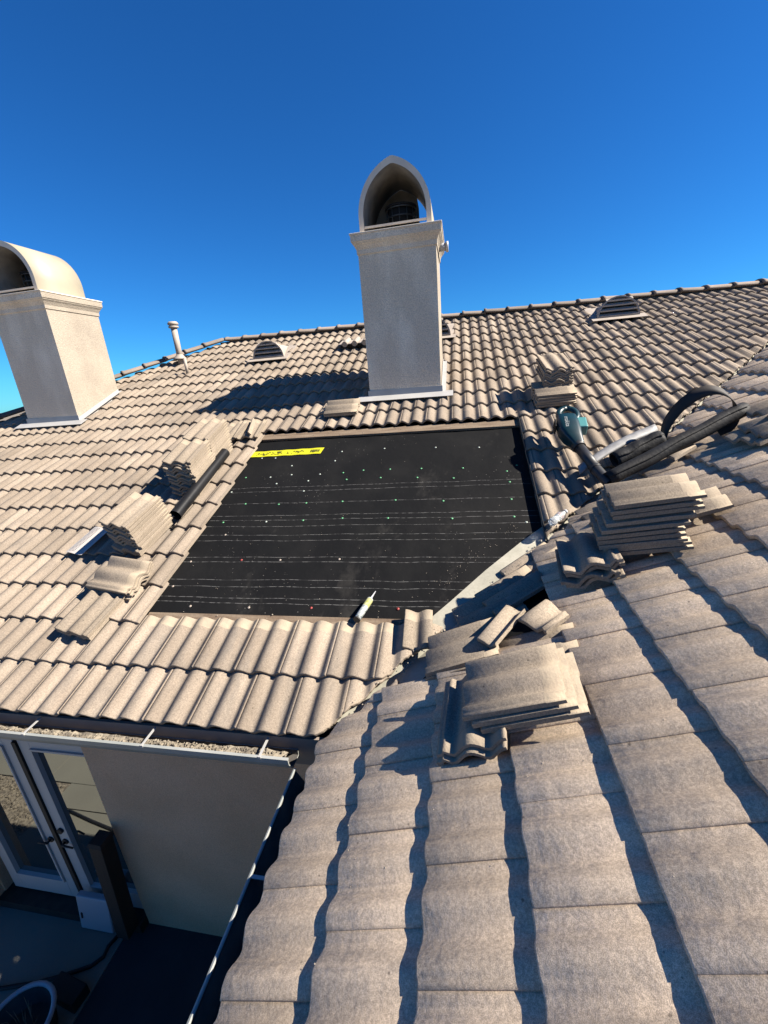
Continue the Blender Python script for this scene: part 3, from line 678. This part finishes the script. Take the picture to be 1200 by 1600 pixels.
def stack(n, F, u, v, h, yaw, sp, desc, group, du=0, dv=0, jit=.006, jy=1.2, off=None, pitch=0):
    for k in range(n):
        lab = 'top tile of ' + desc if k == n - 1 else ('bottom tile of ' + desc if k == 0 else '%s tile up in %s' % (ORD[k], desc))
        ou, ov = (off[k] if off else (0, 0))
        put(random.choice(TM), F, u + du * k + ou + random.uniform(-jit, jit), v + dv * k + ov + random.uniform(-jit, jit), h + sp * k, yaw + random.uniform(-jy, jy), lab, group, pitch)
SPC = .0285
stack(12, FA, -1.268, 2.375, .040, -2, SPC, 'the tall stack beside the black pipe', 'tall front stack left of the opening', dv=.0095, jit=.004, off=[(-.005, 0), (.0, .01), (-.004, 0), (.004, .01), (-.004, 0), (.0, .0), (.006, .01), (.008, -.02), (-.012, -.015), (-.006, -.03), (-.012, -.015), (-.004, -.015)])
stack(12, FA, -1.285, 2.81, .040, -3, SPC, 'the stack directly uphill of the tall one', 'rear stack left of the opening', dv=.0095, jit=.005)
stack(10, FA, -1.378, 1.555, .040, -11, SPC, 'the leaning stack above the perforated strip', 'leaning stack left of the opening', du=-.001, dv=.0095, jit=.004, off=[(.0, .0), (.01, -.01), (.03, .015), (.02, .005), (.012, .0), (.006, -.01), (0, 0), (-.004, -.015), (-.012, -.01), (-.02, -.02)])
stack(4, FA, -1.25, 1.03, .040, -97, .023, 'the low crosswise stack near the lower left corner', 'low crosswise stack', du=.004, dv=.006, jit=.010, jy=3)
stack(2, FA, -1.27, .735, .030, -9, .034, 'the pair at the lower left', 'pair at the lower left', jit=.012, jy=1)
stack(5, FA, 2.50, 3.70, .044, -86, .026, 'the crosswise stack at the top right corner', 'crosswise stack top right', dv=.009, jit=.010, jy=2.5)
stack(8, FA, 2.53, 3.93, .172, 4, .025, 'the end-on pile resting on the crosswise stack', 'end-on pile top right', dv=.009, jit=.014, jy=3)
stack(2, FA, .03, 3.81, .044, -88, .024, 'the small pair in front of the centre chimney', 'pair by the chimney', jit=.008)
put(TM[0], FA, -1.27, 3.40, .050, -3, 'lone roof tile propped up at the upper left corner of the opening', roll=-9)
put(TM[1], FA, -1.06, 3.42, .048, 4, 'roof tile half under the propped one at the upper left corner')
HB = MB(); HB.box((0, 0, 0), (.05, .36, .016)); hbm = HB.build('x', TILE_L); hm = hbm.data; bpy.data.objects.remove(hbm)
put(hm, FA, -1.02, 3.40, .10, 12, 'narrow broken strip of tile leaning at the upper left corner', roll=62, cat='broken tile', nm='broken_tile')
put(loose_mesh('broken_tile', -.152, .03, .14, .42), FA, 1.245, .615, .012, 1, 'cut piece of tile at the right end of the row below the opening', cat='broken tile', nm='broken_tile')
# right hand side, on the wing slope
offs = [(.0, .02), (-.006, .01), (.0, -.02), (-.005, -.03), (.0, -.04), (.004, -.02), (-.002, .0), (.002, .035), (.0, .02), (.006, .03)]
stack(10, FB, -.78, 1.955, .078, -8, .0285, 'the big stack on the right below the felt rolls', 'big stack on the right', dv=.0125, jit=.003, jy=1.0, off=offs, pitch=-12.5)
stack(4, FB, -.765, 1.665, .042, 84, .031, 'the short stack with curved ends left of the big one', 'short curved stack', dv=.006, jit=.008, jy=2, off=[(0, 0), (.012, -.02), (-.01, 0), (0, 0)])
stack(2, FB, .165, .90, .042, -94, .027, 'the shaded crosswise pair under the wide stack', 'shaded crosswise pair', jit=.008)
stack(3, FB, .185, 1.165, .098, -5, .027, 'the wide stack at the centre of the near slope', 'wide stack near centre', du=-.013, dv=-.026, jit=.004, jy=1.5)
put(TM[0], FB, -.345, .83, .01, -3, 'lower of two tiles lying just left of the wide stack')
put(TM[1], FB, -.36, .835, .035, -1, 'upper of two tiles lying just left of the wide stack')
put(TM[2], FB, -.19, 1.215, -.02, -6, 'roof tile lying uphill behind the wide stack')
FBn = lambda nm, a, b, c_, d_: loose_mesh(nm, a, b, c_, d_)
put(FBn('broken_tile', -.155, -.03, 0, .30), FB, -.38, 1.20, .055, 50, 'long narrow broken tile piece lying diagonally uphill of the wide stack', cat='broken tile', nm='broken_tile')
put(loose_mesh('broken_tile', -.03, .14, .12, .32, lambda u: .12 + .3 * max(0, u)), FB, -.415, 1.275, .05, 30, 'wedge-shaped broken tile piece beside the diagonal one', cat='broken tile', nm='broken_tile', roll=8)
put(TM[1], FB, -.85, 1.18, -.005, 24, 'shaded roof tile lying crooked next to the metal valley')
put(TM[2], FB, -.72, 1.0, -.02, 14, 'lower shaded roof tile beside the metal valley', roll=6)
put(TM[0], FB, -1.12, 1.38, -.03, 30, 'upper shaded roof tile beside the metal valley', roll=4)
put(loose_mesh('broken_tile', -.152, .10, .16, .42), FB, -.99, 2.30, .05, -10, 'broken tile end sticking out uphill behind the big stack', cat='broken tile', nm='broken_tile')
put(TM[1], FB, -1.50, 2.02, .01, 8, 'roof tile half hidden left of the big stack under the bottle')
put(TM[2], FB, -1.72, 3.20, .055, 10, 'lowest of the tiles under the felt roll at the right edge')
put(TM[0], FB, -1.70, 3.28, .085, -4, 'second of the tiles under the felt roll at the right edge')
put(TM[1], FB, -1.92, 3.45, .115, 2, 'highest of the tiles behind the felt roll at the right edge')
put(FBn('broken_tile', -.165, -.10, 0, .22), FB, -1.85, 2.86, .05, 25, 'thin sliver of tile under the felt roll', cat='broken tile', nm='broken_tile')

# ---------------------------------------------------------------- other objects on the roof
P = empty('pipe', FA.p(-1.15, 1.85, .05), 'black plastic pipe lying along the slope left of the opening', 'pipe')
a, b = FA.p(-1.12, 2.83, .10), FA.p(-1.145, 1.77, .10); o_ = Vector(P.location)
m_ = MB(); dv = (b - a); nseg = 14
m_.tube([a - o_ + dv * (k / nseg) for k in range(nseg + 1)], .055, 24, cap=False); m_.tube([b - o_ + dv * (-k / nseg) for k in range(nseg + 1)], .050, 24, cap=False)
m_.build('barrel', PIPE, P, (0, 0, 0))
m_ = MB(); m_.tube([b - o_ - dv * .004, b - o_ + dv * .002], .056, 24, cap=False); m_.tube([a - o_ + dv * .3, a - o_ + dv * .301], .048, 20); m_.build('rim', PIPE, P, (0, 0, 0))
# caulk cartridge
P = empty('caulk_tube', FA.p(.77, .78, 0), 'white and yellow caulk cartridge lying at the bottom edge of the opening', 'caulk tube')
o_ = Vector(P.location); a, b = FA.p(.765, .745, .02) - o_, FA.p(.815, .955, -.036) - o_; d = (b - a).normalized()
m_ = MB(); m_.tube([a, b], .0235, 18); m_.build('barrel', mat('caulk_white', (.62, .66, .64), .4, 0, (.20, .24, .24), 60, lo=.5, hi=.62), P, (0, 0, 0))
m_ = MB(); m_.tube([a + d * .135, a + d * .212], .0242, 18, cap=False); m_.build('label', mat('caulk_label', (.45, .46, .10), .5, 0, (.62, .60, .35), 50), P, (0, 0, 0))
m_ = MB(); m_.tube([b, b + d * .008, b + d * .012, b + d * .10], [.012, .012, .008, .003], 12); m_.build('nozzle', WHITE, P, (0, 0, 0))
m_ = MB(); m_.tube([a - d * .004, a + d * .006], .0245, 18); m_.build('end_cap', DARK, P, (0, 0, 0))
# yellow strip
m_ = MB(); n = 26; pr_ = None
for k in range(n + 1):
    u = -.93 + (.845) * k / n; z_ = UH + .006 + .002 * math.sin(k * 1.1)
    q = [m_.vert(FA.p(u + (.01 if k == n else 0), 2.955 + .012 * k / n, z_)), m_.vert(FA.p(u + (.03 if k == n else 0), 3.065 + .022 * k / n, z_ + .001))]
    if pr_: m_.face([pr_[0], q[0], q[1], pr_[1]])
    pr_ = q
ys = tag(m_.build('yellow_strip', YEL), 'bright yellow printed strip lying at the top left of the black underlayment', 'label strip')
def text(s, size, M, m, parent, nm='lettering', ext=.0006):
    cu = bpy.data.curves.new('t', 'FONT'); cu.body = s; cu.size = size; cu.extrude = ext; cu.align_x = 'CENTER'; cu.align_y = 'CENTER'
    o = bpy.data.objects.new('t', cu); C.objects.link(o); dg = bpy.context.evaluated_depsgraph_get(); me = bpy.data.meshes.new_from_object(o.evaluated_get(dg)); bpy.data.objects.remove(o)
    me.materials.clear(); me.materials.append(m); t_ = bpy.data.objects.new(nm, me); C.objects.link(t_)
    me.transform(M)
    if parent is not None: t_.parent = parent; t_.location = -abs_loc(parent)
    return t_
# printed blotches on the strip (writing too small to read in the photo)
m_ = MB()
for k in range(60):
    t_ = random.uniform(.03, .97); u = -.91 + .80 * t_; v = 3.01 + .016 * t_ + random.choice((-.022, .0, .018)) + random.uniform(-.006, .006); m_.box(FA.p(u, v, UH + .0105), (random.uniform(.006, .022), random.uniform(.004, .012), .0012), FA.mat())
for k in range(10): m_.box(FA.p(-.20 + .011 * k, 3.025, UH + .0105), (random.uniform(.004, .008), .045, .0012), FA.mat())
m_.build('print', mat('print_ink', (.10, .10, .02), .6), ys)
# perforated strip
m_ = MB(); Qp = FA.mat() @ Matrix.Rotation(R(-10), 3, 'Z'); c0 = FA.p(-1.925, 1.50, .050)
nx, ny = 22, 44
def pp(i, j): return c0 + Qp @ Vector(((i / nx - .5) * .20, (j / ny - .5) * .34, .006 * math.sin(i / nx * math.pi * 2)))
ids = [[m_.vert(pp(i, j)) for j in range(ny + 1)] for i in range(nx + 1)]
for i in range(nx):
    for j in range(ny):
        hole = 2 <= i <= 9 and i % 2 == 0 and j % 2 == 1 and 2 < j < ny - 2
        m_.face([ids[i][j], ids[i + 1][j], ids[i + 1][j + 1], ids[i][j + 1]], 1 if hole else 0)
tag(m_.build('vent_strip', [mat('white_strip', (.62, .58, .54), .6), BLACK]), 'white perforated vent strip lying on the tiles beside the leaning stack', 'vent strip')

# leaf blower
P = empty('leaf_blower', FA.p(2.45, 2.85, .05), 'dark teal cordless leaf blower standing on the tiles right of the opening', 'leaf blower')
o_ = Vector(P.location)
top = Vector((2.49, 2.72, 1.41)) - o_; bot = Vector((2.465, 2.26, 1.13)) - o_
ax = (bot - top).normalized(); Xa = Vector((1, 0, 0)); Xa = (Xa - ax * Xa.dot(ax)).normalized(); Ya = ax.cross(Xa)
def loft(mb, c0, c1, sec, n=20, m=0, pw=.55):
    rings = []
    for t_, rx_, ry_, ox in sec:
        c = c0 + (c1 - c0) * t_ + Xa * ox; r = []
        for k in range(n):
            a_ = 2 * math.pi * k / n; cx, sx = math.cos(a_), math.sin(a_)
            r.append(mb.vert(c + Xa * (abs(cx) ** pw) * math.copysign(1, cx) * rx_ + Ya * (abs(sx) ** pw) * math.copysign(1, sx) * ry_))
        rings.append(r)
    for a_, b_ in zip(rings, rings[1:]):
        for k in range(n): mb.face([a_[k], a_[(k + 1) % n], b_[(k + 1) % n], b_[k]], m, True)
    mb.face(list(reversed(rings[0])), m); mb.face(rings[-1], m)
m_ = MB(); loft(m_, top, bot, [(.26, .06, .055, -.025), (.30, .088, .072, -.022), (.5, .100, .08, -.02), (.68, .095, .082, -.012), (.84, .078, .072, .005), (.97, .055, .055, .03), (1.05, .048, .048, .035)]); m_.build('housing', TEAL, P, (0, 0, 0))
m_ = MB()   # handle loop at the top
hp = []
for k in range(21):
    a_ = 2 * math.pi * k / 20; hp.append(top + ax * (.09 - .105 * math.cos(a_)) + Xa * (.006 + .082 * math.sin(a_)) + Ya * -.01)
m_.tube(hp, .030, 10); m_.build('handle', TEAL, P, (0, 0, 0))
m_ = MB(); m_.box(top + ax * .27 + Xa * .098, (.085, .14, .11), Matrix((Xa, ax, Ya)).transposed()); bevel(m_.build('battery', TEAL2, P, (0, 0, 0)), .012, 3)
m_ = MB(); e0 = bot + Xa * .035; e1 = Vector((2.57, 1.97, .985)) - o_; e2 = Vector((2.63, 1.77, .895)) - o_
m_.tube([e0 - (e1 - e0) * .05, e0 + (e1 - e0) * .12], .056, 18); m_.tube([e0 + (e1 - e0) * .12, e1], .046, 18); m_.tube([e1, e1 + (e2 - e1) * .08], .05, 18); m_.tube([e1 + (e2 - e1) * .05, e2], [.045, .041], 18, cap=False); m_.build('nozzle', RUB, P, (0, 0, 0))
m_ = MB()
for k in range(6): m_.box(top + ax * (.22 + .018 * k) - Ya * .001 + Xa * -.13, (.012, .008, .10), Matrix((Xa, ax, Ya)).transposed())
m_.build('intake_grille', BLACK, P, (0, 0, 0))
cdir = (Vector(cam.location) - o_ - (top + bot) / 2)
ny_ = -Ya if cdir.dot(Ya) < 0 else Ya
# lettering lies on the housing's viewer side and reads down the barrel
tx = ax.copy(); tz = ny_; ty = tz.cross(tx)
M4 = Matrix((tx, ty, tz)).transposed().to_4x4(); M4.translation = o_ + top + (bot - top) * .55 + Xa * -.04 + ny_ * .0815
text('makita', .055, M4, mat('lettering_white', (.45, .5, .5), .5), P)

# felt rolls and loop on the valley
def roll(nm, a, b, r, label, m=FELTR, cap=False, sq=(1, 1), parts=True):
    a, b = Vector(a), Vector(b); P = empty(nm, a, label, 'felt roll'); d = (b - a); m_ = MB(); n = 24
    path = [d * (k / 16) + Vector((0, 0, .004 * math.sin(k))) for k in range(17)]
    x = d.normalized().cross(Vector((0, 0, 1))).normalized(); y = d.normalized().cross(x)
    # spiral sheet: one wound surface with a loose outer edge
    turns = 1.9; ns = 60; rings = []
    for k, p in enumerate(path):
        rr = []
        for i in range(ns + 1):
            t_ = i / ns; an = t_ * turns * 2 * math.pi + .15 * math.sin(k * .4); ra_ = r * (.72 + .28 * t_) * (1 + .02 * math.sin(k * 1.3 + an * 2))
            rr.append(m_.vert(p + x * math.cos(an) * ra_ * sq[0] + y * math.sin(an) * ra_ * sq[1]))
        rings.append(rr)
    for a_, b_ in zip(rings, rings[1:]):
        for i in range(ns): m_.face([a_[i], a_[i + 1], b_[i + 1], b_[i]], 0, True)
    s_ = m_.build('sheet', m, P, (0, 0, 0))
    md = s_.modifiers.new('solid', 'SOLIDIFY'); md.thickness = .003
    return P
roll('felt_roll', (2.62, 1.80, .925), (3.66, 2.09, 1.385), .062, 'long dark grey roll of roofing felt lying uphill across the valley at the right')
roll('felt_roll', (2.73, 2.02, 1.03), (3.10, 2.11, 1.185), .072, 'shorter black felt roll with open end facing left, behind the long roll')
# dark sheet between rolls
m_ = MB(); n = 12; pr_ = None
for k in range(n + 1):
    t_ = k / n; a_ = Vector((2.80, 2.10, 1.08)).lerp(Vector((3.30, 2.13, 1.20)), t_); b_ = Vector((2.78, 2.26, 1.07)).lerp(Vector((3.02, 2.24, 1.11)), t_)
    q = [m_.vert(a_.lerp(b_, s_ / 5) + Vector((0, 0, .02 * math.sin(s_ * 1.3 + k * .7)))) for s_ in range(6)]
    if pr_:
        for i in range(5): m_.face([pr_[i], q[i], q[i + 1], pr_[i + 1]], 0, True)
    pr_ = q
o = tag(m_.build('felt_sheet', FELT), 'loose black sheet of felt draped behind the rolls under the hoop', 'felt sheet'); o.modifiers.new('s', 'SOLIDIFY').thickness = .004
# grey curled strip
m_ = MB(); pr_ = None
for k in range(19):
    t_ = k / 18; c = Vector((2.45, 2.0, .985)).lerp(Vector((3.16, 2.36, 1.235)), t_) + Vector((0, 0, .03 * math.sin(math.pi * t_) - .02 * (1 - t_) ** 3))
    wd = .045
    q = [m_.vert(c + Vector((-.02, .4, .35)).normalized() * wd * s_ + Vector((0, -.02 * (1 - s_ * s_), 0))) for s_ in (-1, -.5, 0, .5, 1)]
    if pr_:
        for i in range(4): m_.face([pr_[i], q[i], q[i + 1], pr_[i + 1]], 0, True)
    pr_ = q
o = tag(m_.build('grey_strip', mat('grey_backing', (.30, .30, .30), .6, 0, (.42, .42, .42), 22, .1, 30)), 'light grey curled strip bridging the valley below the blower', 'felt strip'); o.modifiers.new('s', 'SOLIDIFY').thickness = .004
# hoop
RP = [(3.175, 2.197, 1.06), (3.162, 2.197, 1.14), (3.155, 2.197, 1.22), (3.175, 2.192, 1.31), (3.229, 2.179, 1.41), (3.29, 2.162, 1.48), (3.36, 2.145, 1.527), (3.437, 2.124, 1.545), (3.51, 2.105, 1.52), (3.565, 2.09, 1.465), (3.598, 2.082, 1.40), (3.60, 2.082, 1.33), (3.57, 2.09, 1.26), (3.50, 2.105, 1.22)]
def cr(pts, m=5):
    out = []; P_ = [Vector(p) for p in pts]; P_ = [P_[0]] + P_ + [P_[-1]]
    for i in range(1, len(P_) - 2):
        for k in range(m):
            t = k / m; a, b, c, d = P_[i - 1:i + 3]
            out.append(.5 * ((2 * b) + (c - a) * t + (2 * a - 5 * b + 4 * c - d) * t * t + (3 * b - a - 3 * c + d) * t ** 3))
    return out + [P_[-2]]
path = cr(RP); m_ = MB(); pr_ = None; nv = Vector((.256, .967, 0))
for k, c in enumerate(path):
    wv = Vector((-.32, .62, .72)).normalized() * .048
    q = [m_.vert(c - wv), m_.vert(c), m_.vert(c + wv)]
    if pr_: m_.face([pr_[0], q[0], q[1], pr_[1]], 0, True); m_.face([pr_[1], q[1], q[2], pr_[2]], 0, True)
    pr_ = q
o = tag(m_.build('hoop', mat('hoop_band', (.022, .018, .016), .7, 0, (.04, .032, .028), 6)), 'springy dark brown band curled into a standing hoop over the felt rolls', 'strap hoop'); o.modifiers.new('s', 'SOLIDIFY').thickness = .005
# bottle
P = empty('bottle', FA.p(2.15, 1.60, .06), 'crumpled clear plastic bottle lying right of the opening corner', 'bottle')
a, b = FA.p(2.13, 1.60, .085) - Vector(P.location), FA.p(2.26, 1.72, .10) - Vector(P.location); d = b - a
m_ = MB(); m_.tube([a, a + d * .04, a + d * .2, a + d * .35, a + d * .5, a + d * .65, a + d * .8, a + d * .92], [.02, .030, .032, .027, .031, .029, .018, .013], 14); m_.build('body', CLEAR, P, (0, 0, 0))
m_ = MB(); m_.tube([a + d * .92, a + d * 1.02], .015, 12); m_.build('cap', WHITE, P, (0, 0, 0))
m_ = MB(); m_.tube([a + d * .52, a + d * .66], .032, 14, cap=False); m_.build('label', mat('bottle_label', (.55, .40, .40), .5, 0, (.7, .7, .7), 40), P, (0, 0, 0))
# mortar chips and debris
m_ = MB()
def chip(p, r): m_.ico(p, r, 0, .6)
for k in range(150):
    x = random.uniform(.75, 5.2); y = x - XB + random.gauss(0, .03); chip(Vector((x, y, max(0, y) * 5 / 12 + random.uniform(-.01, .035))), random.uniform(.003, .011))
for k in range(110):
    u, v = random.uniform(-.85, 2.0), random.triangular(.75, 3.3, .8)
    if v * cT > u - XB + .1: chip(FA.p(u, v, UH + .004), random.uniform(.0015, .004))
for k in range(90):
    v = random.uniform(1.0, 1.75); u = v * cT + XB - .36 - abs(random.gauss(0, .14)); chip(FA.p(u, v, UH + .004), random.uniform(.0015, .0045))
for k in range(60): chip(FA.p(random.uniform(-.85, 2.0), random.choice((.768, 3.34)) + random.uniform(-.04, .04), UH + .036), random.uniform(.002, .007))
for k in range(190):
    u, v = random.uniform(-.2, 1.6), random.uniform(.05, 2.4); chip(FB.p(u, v, profB(u) - THK * ((v % EXP) / EXP) + .001), random.uniform(.0010, .0032))
tag(m_.build('debris', mat('chips', (.60, .53, .42), .95, 0, (.45, .38, .3), 60)), 'small chips of mortar scattered over the roof', 'debris', kind='stuff')
